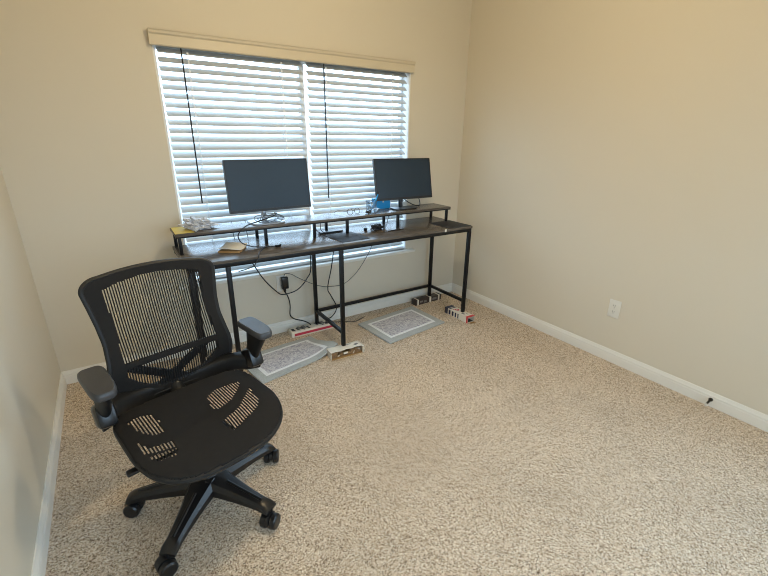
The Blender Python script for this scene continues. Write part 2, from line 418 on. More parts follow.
for x, y, z0, c in legs:
    z1 = tz - 0.0125
    lg = MB().box(dl((x, y, (z0 + z1) / 2)), (0.025, 0.025, z1 - z0), bev=0.002).build('leg', M['black'], desk)
    if not c: MB().lathe([(0.006, 0), (0.014, 0), (0.014, 0.006), (0.005, 0.009), (0.005, 0.014)], dl((x, y, 0.0)), 14).build('foot', M['plastic'], lg)
xr, xm = RX - 0.016, SEAM - 0.012
MB().box(dl(((xr + xm) / 2, BY - 0.016, 0.152)), (xr - xm - 0.025, 0.022, 0.022), bev=0.002).build('crossbar', M['black'], desk)
for x in (xr, xm):
    MB().box(dl((x, (FY + BY) / 2, 0.152)), (0.022, BY - FY - 0.032 - 0.025, 0.022), bev=0.002).build('side_bar', M['black'], desk)
# riser
RZ = 0.900; RF, RB = -0.318, -0.100; RLX, RRX = -2.405, -0.372
rs = MB().box(dl(((RLX + RRX) / 2, (RF + RB) / 2, RZ - 0.0075)), (RRX - RLX, RB - RF, 0.015), bev=0.0015).build('riser_shelf', M['wood'], desk)
MB().box(dl(((RLX + RRX) / 2, RF + 0.006, RZ - 0.019)), (RRX - RLX, 0.012, 0.008), bev=0.001).build('edge_bar', M['black'], rs)
for x, ys in ((-2.385, (0, 1)), (-1.893, (0, 1)), (-1.563, (0,)), (-1.315, (0,)), (-1.385, (1,)), (-0.884, (0, 1)), (-0.405, (0, 1))):
    for k in ys:
        y = RF + 0.012 if k == 0 else RB - 0.012
        MB().box(dl((x, y, (DT + RZ - 0.015) / 2)), (0.018, 0.018, RZ - 0.015 - DT), bev=0.001).build('riser_post', M['black'], rs)
# small levelling tabs seen as light dots under the top
for x in (-0.62,): MB().box(dl((x, FY - 0.001, DT - 0.009)), (0.016, 0.003, 0.02), bev=0.001).build('edge_clip', M['white'], desk)

# mouse pads
def mousepad(c, rz, label):
    m = MB(); m.box((0, 0, 0.0017), (0.215, 0.245, 0.003), bev=0.001)
    o = m.build('mouse_pad', M['pads']); o.location = (c[0], c[1], DT + 0.0004); o.rotation_euler = (0, 0, rz)
    return tag(o, label, 'mouse pad', 'black square mouse pads')
mousepad((-1.366, -0.395), 0.05, 'dark mouse pad in the middle of the desk, below the gap between monitors')
mousepad((-0.462, -0.423), 0.02, 'black mouse pad at the right end of the desk nearest the wall')

# ------------------------------------------------------------------ monitors
def monitor(c, w, h, yaw, tilt, basec, bw, bd, mstand, label):
    z0 = RZ
    t = thing('monitor', label, 'monitor', (basec[0], basec[1], z0), 0, 'flat screen monitors on the riser')
    R = Matrix.Rotation(yaw, 3, 'Z') @ Matrix.Rotation(-tilt, 3, 'X')
    O = Vector((c[0] - basec[0], c[1] - basec[1], c[2] - z0))
    def put(mb):
        for v in mb.b.verts: v.co = R @ v.co + O
        return mb
    h_ = MB(); h_.box((0, 0.013, 0), (w, 0.022, h), bev=0.004)
    h_.loft([[(sx * w * a, y, sz * h * b - 0.01) for sx, sz in ((-1, -1), (1, -1), (1, 1), (-1, 1))] for a, b, y in ((0.40, 0.36, 0.022), (0.36, 0.30, 0.044))])
    put(h_).build('housing', M['bezel'], t)
    bz = MB(); e = 0.008
    bz.box((-w / 2 + e / 2, 0, 0), (e, 0.006, h)).box((w / 2 - e / 2, 0, 0), (e, 0.006, h)).box((0, 0, h / 2 - e / 2), (w - 2 * e, 0.006, e)).box((0, 0, -h / 2 + e), (w - 2 * e, 0.006, 2 * e))
    put(bz).build('bezel', M['bezel'], t, smooth=False)
    put(MB().box((0, 0.0005, e / 2), (w - 2 * e, 0.003, h - 3 * e))).build('screen', M['screen'], t, smooth=False)
    nk = MB(); top = R @ Vector((0, 0.046, -0.02)) + O
    nk.tube([(0, 0.035, 0.008), (0, 0.04, 0.07), (top.x * 0.5, top.y + 0.012, top.z * 0.75), (top.x, top.y, top.z)], 0.017, 12, 6)
    nk.build('neck', mstand, t)
    b = MB(); poly = []
    for k in range(32):
        a = 2 * PI * k / 32; ca, sa = math.cos(a), math.sin(a)
        poly.append((bw / 2 * abs(ca) ** 0.35 * (1 if ca > 0 else -1), bd / 2 * abs(sa) ** 0.35 * (1 if sa > 0 else -1)))
    b.prism(poly, 0.0008, 0.009)
    b.build('base', mstand, t)
    return t
monitor((-1.808, -0.205, 1.131), 0.538, 0.314, 0.048, 0.113, (-1.852, -0.207), 0.215, 0.175, M['silver'], 'larger dark monitor on a silver foot, on the left half of the riser')
monitor((-0.764, -0.205, 1.125), 0.496, 0.302, -0.065, 0.214, (-0.765, -0.205), 0.20, 0.125, M['bezel'], 'smaller dark monitor on a black foot, on the right half of the riser')

# ------------------------------------------------------------------ riser clutter
y_ = MB(); y_.loft([[(-2.403, -0.306, z), (-2.300, -0.300, z), (-2.296, -0.112, z), (-2.400, -0.104, z)] for z in (RZ + 0.0006, RZ + 0.0022)])
tag(y_.build('yellow_sheet', M['yellow'], smooth=False), 'yellow paper sheet at the far left end of the riser, under a plastic bag', 'paper')

def crumple(name, c, d, m, seed, amp, sub=4):
    b = bmesh.new(); bmesh.ops.create_icosphere(b, subdivisions=sub, radius=1)
    for v in b.verts:
        p = v.co.copy()
        q = p * 2.3 + Vector((seed, seed * 2, 0))
        n = abs(noise.noise(q)) * 1.2 + 0.6 * abs(noise.noise(q * 2.6)) + 0.35 * abs(noise.noise(q * 6))
        p *= (1 - amp + amp * n * 1.3)
        v.co = Vector((p.x * d[0], p.y * d[1], max(p.z, -0.55) * d[2]))
    mn = min(v.co.z for v in b.verts)
    for v in b.verts: v.co += Vector((c[0], c[1], c[2] - mn))
    x = MB(); x.b.free(); x.b = b
    return x.build(name, m)
bg = crumple('plastic_bag', (-2.262, -0.215, RZ + 0.003), (0.092, 0.088, 0.044), M['bag'], 3.1, 0.55)
for p in bg.data.polygons: p.use_smooth = False
tag(bg, 'crumpled clear plastic bag on the left end of the riser', 'bag')

def cable(name, pts, r, label, m=None, sub=7, group=None):
    o = MB().tube(pts, r, 8, sub).build(name, m or M['cable'])
    return tag(o, label, 'cable', group)

# cable nest by the big monitor's foot
nest = []
for k in range(56):
    a = k * 0.62; q = 0.75 + 0.25 * math.sin(k * 0.31)
    nest.append((-1.838 + 0.088 * q * math.cos(a) + 0.012 * math.sin(k * 0.17), -0.262 + 0.034 * math.sin(2 * a + k * 0.1), RZ + 0.034 + 0.026 * q * math.sin(a)))
cable('coiled_cable', nest, 0.0024, 'pale grey coil of cable piled on the foot of the larger monitor', M['cablepale'], 4)
c6 = [(-1.775, -0.150, RZ + 0.045), (-1.79, -0.24, RZ + 0.056), (-1.84, -0.305, RZ + 0.052), (-1.93, -0.325, RZ + 0.034), (-2.02, -0.345, 0.915), (-2.072, -0.356, 0.872), (-2.062, -0.362, 0.825), (-2.010, -0.375, 0.797), (-1.95, -0.385, 0.7865), (-1.90, -0.398, 0.7865), (-1.87, -0.41, 0.7865)]
cable('monitor_cable', c6, 0.0036, 'black cable looping off the riser beside the larger monitor down onto the desk')
MB_ = MB().box((-1.855, -0.415, DT + 0.0075), (0.040, 0.018, 0.013), 0.5, bev=0.003)
tag(MB_.build('cable_plug', M['plastic']), 'small black plug lying on the desk below the larger monitor', 'plug')
c7 = [(-1.90, -0.36, DT + 0.004), (-1.95, -0.42, DT + 0.004), (-2.00, -0.50, DT + 0.004), (-2.02, -0.556, DT + 0.002), (-2.035, -0.572, DT - 0.02), (-2.06, -0.574, DT - 0.050), (-2.10, -0.572, DT - 0.062), (-2.145, -0.572, DT - 0.068)]
cable('charging_cable', c7, 0.003, 'thin dark cable running over the front edge of the desk, left of the post')
for j, xx in enumerate((-2.045, -1.958)):
    cable('thin_wire', [(xx, -0.105 - 0.0 * j, RZ + 0.003), (xx, -0.092, RZ - 0.004), (xx + 0.004, -0.090, RZ - 0.06), (xx + 0.008, -0.10, DT + 0.004)], 0.0022,
          ('thin cord hanging behind the riser, left of the two posts' if j == 0 else 'thin cord hanging behind the riser, just left of the first post pair'), M['cablegrey'], 5)

# papers on the desk
pp = thing('paper_stack', 'small brown card and white paper stack on the left of the desk', 'papers', (-2.115, -0.355, DT), 0.95)
MB().box((0, 0, 0.006), (0.135, 0.125, 0.010), 0.06, bev=0.002).build('card_pad', M['brownpaper'], pp)
pb = MB(); gx = 8
pb.loft([[((i / gx - 0.5) * 0.145, (j - 0.5) * 0.135, 0.0118 + 0.012 * abs(i / gx - 0.45) ** 2 * 4 + (0.004 if j else 0)) for i in range(gx + 1)] for j in (0, 0.5, 1)], caps=False, closed=False)
pb.build('top_sheet', M['paper'], pp, solid=0.0008, off=1)

# reading glasses, tumbler with blue brush, blue box
gl = thing('eyeglasses', 'thin black-framed eyeglasses lying open on the riser, left of the clear cup', 'glasses', (-1.235, -0.215, RZ), 0.25)
for s in (-1, 1):
    g = MB(); g.tube([(s * 0.034 + 0.026 * math.cos(a), -0.03 + 0.004 * math.sin(a), 0.022 + 0.020 * math.sin(a)) for a in [2 * PI * k / 24 for k in range(25)]], 0.0018, 6, 1)
    g.build('rim', M['lens'], gl)
    MB().tube([(s * 0.061, -0.029, 0.028), (s * 0.066, 0.0, 0.027), (s * 0.064, 0.07, 0.022), (s * 0.060, 0.11, 0.004)], 0.0017, 6, 5).build('temple', M['lens'], gl)
MB().tube([(-0.008, -0.030, 0.025), (0, -0.031, 0.030), (0.008, -0.030, 0.025)], 0.0016, 6, 5).build('bridge', M['lens'], gl)
cu = thing('clear_cup', 'clear plastic cup standing on the riser left of the blue box', 'cup', (-1.062, -0.215, RZ), 0)
k_ = MB(); k_.loft([[(r * math.cos(a), r * math.sin(a), z) for a in [2 * PI * k / 28 for k in range(28)]] for r, z in ((0.034, 0.001), (0.036, 0.003), (0.043, 0.080), (0.0415, 0.080), (0.0345, 0.006))])
k_.build('cup_wall', M['clear'], cu)
MB().tube([(0.0425 * math.cos(a), 0.0425 * math.sin(a), 0.080) for a in [2 * PI * k / 28 for k in range(29)]], 0.0014, 6, 1).build('rim', M['cablegrey'], cu)
br = thing('brush', 'blue-handled brush leaning out of the clear cup toward the right monitor', 'brush', (-1.07, -0.215, RZ + 0.008), 0)
MB().tube([(0.0, 0, 0.0), (0.022, 0, 0.03), (0.05, 0, 0.085), (0.066, 0, 0.12)], [0.004, 0.008, 0.006, 0.0035], 10, 6).build('handle', M['blue'], br)
MB().lathe([(0.006, 0), (0.008, 0.012), (0.006, 0.02)], (0.066, 0, 0.118), 10, (0.42, 0, 0.9)).build('bristles', M['cable'], br)
key = []
for k in range(26):
    a = k * 0.9; key.append((-1.128 + 0.020 * math.cos(a) * (1 + 0.3 * math.sin(k)), -0.282 + 0.013 * math.sin(a), RZ + 0.006 + 0.010 * (1 + math.sin(k * 1.9))))
cable('earbud_cable', key, 0.0022, 'tiny tangle of black earphone wire on the riser in front of the clear cup', M['cable'], 4)
bb = thing('blue_box', 'bright blue box standing behind the right monitor foot', 'box', (-0.917, -0.120, RZ), -0.0)
bx = MB(); poly = [(-0.074, 0.082), (-0.068, 0.045), (-0.045, 0.014), (-0.012, 0.001), (0.074, 0.001), (0.074, 0.082)]
bx.loft([[(x, y, z) for x, z in poly] for y in (-0.017, 0.017)])
bx.build('carton', M['blue'], bb, smooth=False)
MB().box((0.010, -0.0175, 0.062), (0.014, 0.001, 0.026)).build('white_mark', M['paper'], bb, smooth=False)
cable('monitor_lead', [(-0.74, -0.13, RZ + 0.085), (-0.68, -0.165, RZ + 0.035), (-0.62, -0.17, RZ + 0.010), (-0.575, -0.17, RZ + 0.010), (-0.572, -0.15, RZ + 0.06), (-0.60, -0.145, RZ + 0.12)], 0.0038, 'black lead curving down from the back of the smaller monitor onto the riser')
wt = MB().box((-0.705, -0.135, RZ + 0.022), (0.040, 0.030, 0.042), bev=0.004)
tag(wt.build('white_adapter', M['white']), 'small white adapter block behind the smaller monitor foot', 'adapter')

# things on the desk under the riser
tg = []
for k in range(70):
    a = k * 0.77; tg.append((-1.055 + 0.060 * math.cos(a) * (0.55 + 0.45 * math.sin(k * 0.37)), -0.29 + 0.035 * math.sin(a * 1.07), DT + 0.006 + 0.012 * (1 + math.sin(k * 1.31))))
cable('tangled_cable', tg, 0.0042, 'black knot of cable lying on the desk under the right monitor', M['cable'], 4)
st = MB().box((-0.955, -0.385, DT + 0.004), (0.15, 0.013, 0.006), 0.12, bev=0.002)
tag(st.build('stylus', M['plastic']), 'thin black stick lying on the desk right of the cable knot', 'stylus')
cable('thin_cable', [(-1.025, -0.33, DT + 0.003), (-0.985, -0.30, DT + 0.02), (-0.95, -0.27, DT + 0.06), (-0.925, -0.245, RZ - 0.022)], 0.0022, 'thin cord rising from the cable knot to the underside of the riser')
ob = MB().lathe([(0.012, 0.0008), (0.014, 0.004), (0.013, 0.016), (0.007, 0.021)], (-1.155, -0.285, DT), 16)
tag(ob.build('round_knob', M['plastic']), 'small round black knob on the desk left of the cable knot', 'knob')
ch = MB().box((-1.40, -0.215, DT + 0.006), (0.185, 0.035, 0.010), 0.03, bev=0.003)
tag(ch.build('flat_charger', M['plastic']), 'flat black strip on the desk behind the middle mouse pad', 'charger')
cable('looped_wire', [(-1.475, -0.225, DT + 0.004), (-1.51, -0.22, DT + 0.03), (-1.515, -0.215, DT + 0.075), (-1.495, -0.215, DT + 0.095), (-1.475, -0.215, DT + 0.075), (-1.478, -0.22, DT + 0.03), (-1.45, -0.245, DT + 0.004)], 0.0024, 'thin wire loop standing up beside the flat black strip')

# ------------------------------------------------------------------ power adapter and hanging cables on the window wall
ad = thing('power_adapter', 'black power adapter plugged into the outlet under the window', 'adapter', (-1.7, -0.01, 0.395))
MB().box((0.0, -0.023, 0.008), (0.050, 0.032, 0.090), bev=0.006).build('body', M['plastic'], ad)
MB().lathe([(0.010, 0), (0.012, 0.012), (0.007, 0.030)], (-0.004, -0.023, -0.034), 12, (0, 0, -1)).build('strain_relief', M['plastic'], ad)
cable('drooping_cable', [(-1.965, BY + 0.02, 0.735), (-1.955, -0.06, 0.66), (-1.918, -0.075, 0.575), (-1.862, -0.085, 0.468), (-1.787, -0.09, 0.372), (-1.737, -0.09, 0.338), (-1.625, -0.085, 0.352), (-1.535, -0.07, 0.425), (-1.500, -0.06, 0.50), (-1.50, BY + 0.02, 0.735)], 0.0042, 'thick black cable drooping in a wide loop from the desk below the window', sub=8)
cable('thin_grey_wire', [(-1.705, -0.033, 0.452), (-1.690, -0.035, 0.474), (-1.645, -0.04, 0.462), (-1.582, -0.045, 0.418), (-1.440, -0.05, 0.338), (-1.314, -0.05, 0.310), (-1.208, -0.05, 0.318), (-1.09, -0.05, 0.402), (-0.968, -0.05, 0.57), (-0.915, -0.05, 0.735)], 0.0024, 'thin grey wire sagging from the adapter top to the right half of the desk', M['cablegrey'])
cable('adapter_cord', [(-1.704, -0.035, 0.334), (-1.685, -0.04, 0.29), (-1.676, -0.045, 0.225), (-1.684, -0.055, 0.150), (-1.66, -0.07, 0.118), (-1.60, -0.09, 0.095), (-1.565, -0.1, 0.075), (-1.545, -0.105, 0.0535)], 0.0045, 'black cord dropping from the adapter to the red-striped carton')
cable('hanging_cable', [(-1.30, BY + 0.02, 0.735), (-1.305, -0.055, 0.60), (-1.33, -0.06, 0.47), (-1.372, -0.07, 0.315), (-1.35, -0.07, 0.25), (-1.302, -0.06, 0.155), (-1.300, -0.055, 0.10), (-1.345, -0.06, 0.055), (-1.40, -0.07, 0.0525)], 0.0042, 'black cord hanging right of the middle leg and bending back to the red-striped carton')
cable('carpet_cord', [(-1.335, -0.055, 0.006), (-1.25, -0.10, 0.006), (-1.17, -0.14, 0.006), (-1.06, -0.10, 0.006)], 0.003, 'thin cord lying on the carpet behind the right grey mat')

# ------------------------------------------------------------------ cartons under the desk feet
def carton_dark():
    t = thing('carton', 'dark brown patterned carton with white bands under the rear right desk leg', 'carton', (-0.392, -0.092, 0), 0.03, 'narrow cartons under desk feet')
    w, d, h = 0.305, 0.062, FOOT - 0.0005
    MB().box((0, 0, h / 2), (w, d, h), bev=0.003).build('carton_body', M['carddark'], t)
    for x, bw in ((-0.124, 0.020), (0.020, 0.026), (0.122, 0.022)):
        MB().box((x, 0, h / 2), (bw, d + 0.0012, h + 0.0006), bev=0.003).build('white_band', M['cardw'], t)
    for x, z, ww, hh in ((-0.085, 0.028, 0.035, 0.016), (-0.04, 0.022, 0.03, 0.02), (0.07, 0.027, 0.05, 0.02)):
        MB().box((x, -d / 2 - 0.0004, z), (ww, 0.001, hh)).build('printed_patch', M['inkgrey'], t, smooth=False)
carton_dark()
def carton_logo():
    t = thing('carton', 'white carton with navy end and red open end under the front right desk leg', 'carton', (-0.372, -0.512, 0), PI / 2 + 0.02, 'narrow cartons under desk feet')
    # local x runs along the length: +x = far (navy), -x = near (red, open)
    w, d, h, th = 0.275, 0.080, FOOT - 0.0005, 0.003
    b = MB()
    b.box((0, 0, th / 2), (w, d, th)).box((0, 0, h - th / 2), (w, d, th))
    for s in (-1, 1): b.box((0, s * (d / 2 - th / 2), h / 2), (w, th, h - 2 * th))
    b.box((w / 2 - th / 2, 0, h / 2), (th, d - 2 * th, h - 2 * th))
    b.build('carton_body', M['cardw'], t, smooth=False)
    n = MB(); n.box((w / 2 - 0.018, 0, h / 2), (0.038, d + 0.001, h + 0.001)); n.build('navy_end', M['navy'], t, smooth=False)
    for x, ww in ((0.078, 0.022), (0.040, 0.020), (0.006, 0.016), (-0.024, 0.012)):
        MB().box((x, d / 2 + 0.0003, 0.024), (ww, 0.0008, 0.040)).build('navy_bar', M['navy'], t, smooth=False)
    MB().box((0.086, 0, h), (0.012, d, 0.0008)).build('navy_bar', M['navy'], t, smooth=False)
    e = MB()
    e.prism([(0.035 + 0.020 * math.cos(a), -0.004 + 0.016 * math.sin(a) + 0.004 * math.cos(2 * a)) for a in [2 * PI * k / 20 for k in range(20)]], h - 0.0002, h + 0.0006)
    e.box((0.045, 0.014, h + 0.0002), (0.035, 0.008, 0.0008), 0.3)
    e.build('red_emblem', M['crimson'], t, smooth=False)
    e = MB(); e.prism([(0.036 + 0.007 * math.cos(a), -0.003 + 0.006 * math.sin(a)) for a in [2 * PI * k / 12 for k in range(12)]], h + 0.0005, h + 0.001)
    e.build('emblem_centre', M['cardw'], t, smooth=False)
    MB().box((-0.055, 0.012, h + 0.0002), (0.030, 0.018, 0.0008), 0.2).build('grey_print', M['inkgrey'], t, smooth=False)
    MB().box((-0.075, -0.014, h + 0.0002), (0.022, 0.006, 0.0008)).build('grey_print', M['inkgrey'], t, smooth=False)
    r = MB(); r.box((-w / 2 + 0.014, 0, h + 0.0002), (0.028, d + 0.001, 0.0012)).box((-w / 2 + 0.009, d / 2 + 0.0004, h / 2), (0.018, 0.0012, h)).box((-w / 2 + 0.009, -d / 2 - 0.0004, h / 2), (0.018, 0.0012, h))
    r.build('red_end', M['red'], t, smooth=False)
    f = MB(); f.box((-w / 2 - 0.012, -0.004, 0.004), (0.026, d * 0.7, 0.002), Matrix.Rotation(0.12, 3, 'Y')); f.build('end_flap', M['card'], t, smooth=False)
    MB().box((0.0, 0, 0.0045), (w - 0.02, d - 0.012, 0.002)).build('inner_liner', M['ink'], t, smooth=False)
carton_logo()
def carton_striped():
    t = thing('carton', 'white carton with a long red stripe under the middle rear desk leg', 'carton', (-1.542, -0.108, 0), 0.0, 'narrow cartons under desk feet')
    w, d, h = 0.345, 0.082, FOOT - 0.0065
    MB().box((0, 0, h / 2), (w, d, h), bev=0.003).build('carton_body', M['cardw'], t)
    MB().box((0.006, -d / 2 - 0.0003, 0.0205), (w - 0.03, 0.001, 0.019)).build('red_stripe', M['crimson'], t, smooth=False)
    random.seed(11)
    for x, ww in ((-0.148, 0.020), (-0.112, 0.014), (-0.075, 0.028), (-0.030, 0.014), (0.078, 0.030), (0.125, 0.018)):
        MB().box((x, random.uniform(-0.012, 0.012), h + 0.0001), (ww * 1.15, 0.042, 0.0008), random.uniform(-0.4, 0.4)).build('black_print', M['ink'], t, smooth=False)
        MB().box((x + 0.008, random.uniform(-0.028, -0.02), h + 0.0001), (ww * 0.5, 0.014, 0.0008), random.uniform(-0.4, 0.4)).build('black_print', M['ink'], t, smooth=False)
    for x, ww in ((-0.095, 0.018), (-0.055, 0.020), (0.10, 0.022), (0.045, 0.016)):
        MB().box((x, 0.012, h + 0.0002), (ww * 1.1, 0.050, 0.0008), 0.2).build('grey_print', M['inkgrey'], t, smooth=False)
carton_striped()
def carton_open():
    t = thing('carton', 'torn open carton showing brown cardboard inside, under the middle front desk leg', 'carton', (-1.487, -0.560, 0), -0.02, 'narrow cartons under desk feet')
    w, d, h, th = 0.245, 0.082, FOOT - 0.0005, 0.003
    b = MB()
    b.box((0, d / 2 - th / 2, h / 2), (w, th, h))
    b.box((-w / 2 + th / 2, 0, h / 2 - 0.004), (th, d, h - 0.010)).box((w / 2 - th / 2, 0, h / 2), (th * 2, d, h))
    top = [(-w / 2, d / 2), (-w / 2, -d / 2 + 0.004), (-0.09, -d / 2 + 0.010), (-0.05, -d / 2 + 0.002), (0.0, -d / 2 + 0.012), (0.03, -d / 2 + 0.004), (0.07, -d / 2 + 0.010), (w / 2, -d / 2), (w / 2, d / 2)]
    b.prism(top, h - th, h)
    b.box((w / 2 - 0.004, -d / 2 - 0.006, h / 2), (0.010, 0.014, h - 0.002), 0.4)
    b.build('carton_body', M['cardw'], t, smooth=False)
    MB().box((0, 0.0, th / 2), (w - 0.004, d + 0.012, th)).build('carton_floor', M['card'], t, smooth=False)
    random.seed(5)
    for k in range(5):
        x = -0.092 + k * 0.045 + random.uniform(-0.008, 0.008)
        o = crumple('torn_cardboard', (x, random.uniform(-0.026, -0.016), th), (0.026 + random.uniform(-0.004, 0.006), 0.020, 0.024 + random.uniform(-0.008, 0.004)), M['cardin'], 1.7 * k + 0.4, 0.6, 3)
        for p in o.data.polygons: p.use_smooth = False
        o.parent = t
    for x, y, z, ww, hh, rz, rx in ((-0.066, -0.036, 0.016, 0.022, 0.014, 0.5, 0.5), (-0.012, -0.034, 0.024, 0.030, 0.012, -0.35, -0.6), (0.050, -0.036, 0.015, 0.018, 0.020, 0.7, 0.3), (0.088, -0.032, 0.028, 0.024, 0.018, -0.4, 0.5)):
        MB().box((x, y, z), (ww, 0.002, hh), Matrix.Rotation(rz, 3, 'Z') @ Matrix.Rotation(rx, 3, 'X') @ Matrix.Rotation(rz * 0.7, 3, 'Y')).build('pale_scrap', M['cardw'], t, smooth=False)
    MB().box((0, d / 2 - 0.0045, h / 2), (w - 0.01, 0.002, h - 0.01)).build('dark_lining', M['ink'], t, smooth=False)
    MB().box((0.085, 0.0, h + 0.0002), (0.030, 0.020, 0.0008), 0.3).build('grey_print', M['inkgrey'], t, smooth=False)
    MB().box((0.03, 0.022, h + 0.0002), (0.05, 0.006, 0.0008)).build('grey_print', M['inkgrey'], t, smooth=False)
carton_open()

# ------------------------------------------------------------------ mats
def floor_mat(corners, label, lift=None):
    # corners: back-left, back-right, front-right, front-left (world xy)
    bl, brr, frr, fl = [Vector((c[0], c[1], 0)) for c in corners]
    cx = (bl + brr + frr + fl) / 4
    t = thing('floor_mat', label, 'mat', (cx.x, cx.y, 0), 0, 'grey bordered floor mats under desk')
    def P(u, v, dz):
        p = bl * (1 - u) * (1 - v) + brr * u * (1 - v) + frr * u * v + fl * (1 - u) * v
        z = 0.0
        if lift: z = lift(u, v)
        z += 0.0022 * (noise.noise(Vector((u * 4, v * 3, corners[0][0]))) + 0.6)
        return (p.x - cx.x, p.y - cx.y, z + dz)
    N1, N2 = 76, 54
    def part(name, m, inside, dz0, dz1, par):
        # thick patch: cells that satisfy inside(u,v)
        b = bmesh.new(); T = {}
        def vt(i, j, k):
            if (i, j, k) not in T: T[(i, j, k)] = b.verts.new(P(i / N1, j / N2, dz1 if k else dz0))
            return T[(i, j, k)]
        cells = {(i, j) for i in range(N1) for j in range(N2) if inside((i + .5) / N1, (j + .5) / N2)}
        for i, j in cells:
            b.faces.new([vt(i, j, 1), vt(i + 1, j, 1), vt(i + 1, j + 1, 1), vt(i, j + 1, 1)])
            b.faces.new([vt(i, j, 0), vt(i, j + 1, 0), vt(i + 1, j + 1, 0), vt(i + 1, j, 0)])
            for di, dj, e in ((-1, 0, ((i, j), (i, j + 1))), (1, 0, ((i + 1, j + 1), (i + 1, j))), (0, -1, ((i + 1, j), (i, j))), (0, 1, ((i, j + 1), (i + 1, j + 1)))):
                if (i + di, j + dj) not in cells:
                    (a, c) = e
                    b.faces.new([vt(*a, 0), vt(*c, 0), vt(*c, 1), vt(*a, 1)])
        x = MB(); x.b.free(); x.b = b
        return x.build(name, m, par)
    def band(u, v): return min(min(u, 1 - u) / 0.094, min(v, 1 - v) / 0.132)
    part('border', M['rugborder'], lambda u, v: band(u, v) < 1.0, 0.0012, 0.012, t)
    part('white_line', M['rugline'], lambda u, v: 1.0 <= band(u, v) < 1.42, 0.0012, 0.0128, t)
    part('centre_panel', M['rug'], lambda u, v: band(u, v) >= 1.42, 0.0012, 0.0135, t)
    return t
floor_mat([(-1.182, -0.206), (-0.590, -0.135), (-0.563, -0.545), (-1.146, -0.616)], 'grey mat with white border line lying flat under the right half of the desk')
def lift1(u, v):
    a = max(0, (u - 0.62) / 0.38); b = max(0, (v - 0.30) / 0.70)
    return 0.054 * min(1, a * a * 1.1) * min(1, b * 1.25)
floor_mat([(-2.155, -0.262), (-1.596, -0.205), (-1.520, -0.512), (-2.095, -0.640)], 'grey mat with white border line and curled corner, behind the chair', lift1)

# ------------------------------------------------------------------ office chair
TH_ = math.radians(13.5)
CC = (-2.545, -1.385)
chair = thing('office_chair', 'black mesh office chair with armrests and five-star wheeled base, in front of the desk', 'chair', (CC[0], CC[1], 0), TH_)
UX = 0.026
def bs(u, v, n=0.0):
    """backrest surface; u across, v up, n towards the sitter; returns local coords (x, y=-forward, z)"""
    T = math.radians(12)
    f = 0.30 * (u * u) + 0.030 * math.exp(-((v - 0.10) / 0.11) ** 2) - 0.10 * max(0, v - 0.30) ** 2 * 4 - 0.012
    n += f
    f_ = -0.245 - v * math.sin(T) + n * math.cos(T)
    z = 0.5 + v * math.cos(T) + n * math.sin(T)
    return (u + UX + 0.012, -f_, z)
HW = [(-0.060, 0.150), (-0.035, 0.198), (0.0, 0.222), (0.04, 0.232), (0.08, 0.231), (0.13, 0.223), (0.20, 0.216), (0.27, 0.221), (0.34, 0.231), (0.395, 0.240)]
VTOP = 0.452
def hw(v):
    if v >= 0.395:
        q = min(1, (v - 0.395) / (0.440 - 0.395)); return 0.240 - 0.062 * (1 - math.sqrt(max(0, 1 - q * q)))
    for (a, x), (b, y) in zip(HW, HW[1:]):
        if v <= b: return x + (y - x) * max(0, (v - a)) / (b - a)
    return 0.24
def topv(u): return 0.440 + 0.016 * (1 - (u / 0.178) ** 2) if abs(u) < 0.178 else 0.440
def seg(u, v, a, b):
    ax, ay = a; bx_, by = b; dx, dy = bx_ - ax, by - ay
    t = max(0, min(1, ((u - ax) * dx + (v - ay) * dy) / (dx * dx + dy * dy)))
    return math.hypot(u - ax - t * dx, v - ay - t * dy)
def topwin(u, v):
    side = 0.173 + 0.012 * ((v - 0.25) / 0.15) ** 2
    return abs(u) < side and 0.108 - 0.01 * (u / 0.17) * 0 < v < 0.424 - 0.030 * (u / 0.18) ** 2
def lowwin(u, v):
    if not (abs(u) < 0.178 and v < 0.086): return False
    return v > -0.034 + 0.085 * (abs(u) / 0.178) ** 2.2
def brace(u, v):
    return seg(u, v, (-0.185, 0.098), (0.07, -0.05)) < 0.0145 or seg(u, v, (0.14, 0.098), (-0.10, -0.05)) < 0.0145
def grid_surface(fn, us, vs, keep):
    b = bmesh.new(); T = {}
    def vt(i, j):
        if (i, j) not in T: T[(i, j)] = b.verts.new(fn(us[i], vs[j]))
        return T[(i, j)]
    for i in range(len(us) - 1):
        for j in range(len(vs) - 1):
            if keep((us[i] + us[i + 1]) / 2, (vs[j] + vs[j + 1]) / 2, i, j):
                b.faces.new([vt(i, j), vt(i + 1, j), vt(i + 1, j + 1), vt(i, j + 1)])
    x = MB(); x.b.free(); x.b = b; return x
def inside_back(u, v): return abs(u) < hw(v) and v < topv(u) and v > -0.058
STR = 0.0040
us = []
for k in range(54):
    us += [-0.246 + 0.0092 * k, -0.246 + 0.0092 * k + 0.0040]
vs = [-0.06 + 0.0052 * k for k in range(101)]
def keep_fab(u, v, i, j):
    if not inside_back(u, v): return False
    if topwin(u, v) or lowwin(u, v): return i % 2 == 0
    return True
grid_surface(lambda u, v: bs(u, v, 0.0), us, vs, keep_fab).build('backrest_mesh', M['mesh'], chair, smooth=True, solid=0.0022, off=-1)
us2 = [-0.244 + 0.004 * k for k in range(123)]; vs2 = [-0.06 + 0.004 * k for k in range(131)]
bf = grid_surface(lambda u, v: bs(u, v, -0.0105), us2, vs2, lambda u, v, i, j: inside_back(u, v) and not topwin(u, v) and not (lowwin(u, v) and not brace(u, v)))
bf.build('backrest_frame', M['frame'], chair, solid=0.014, off=0)
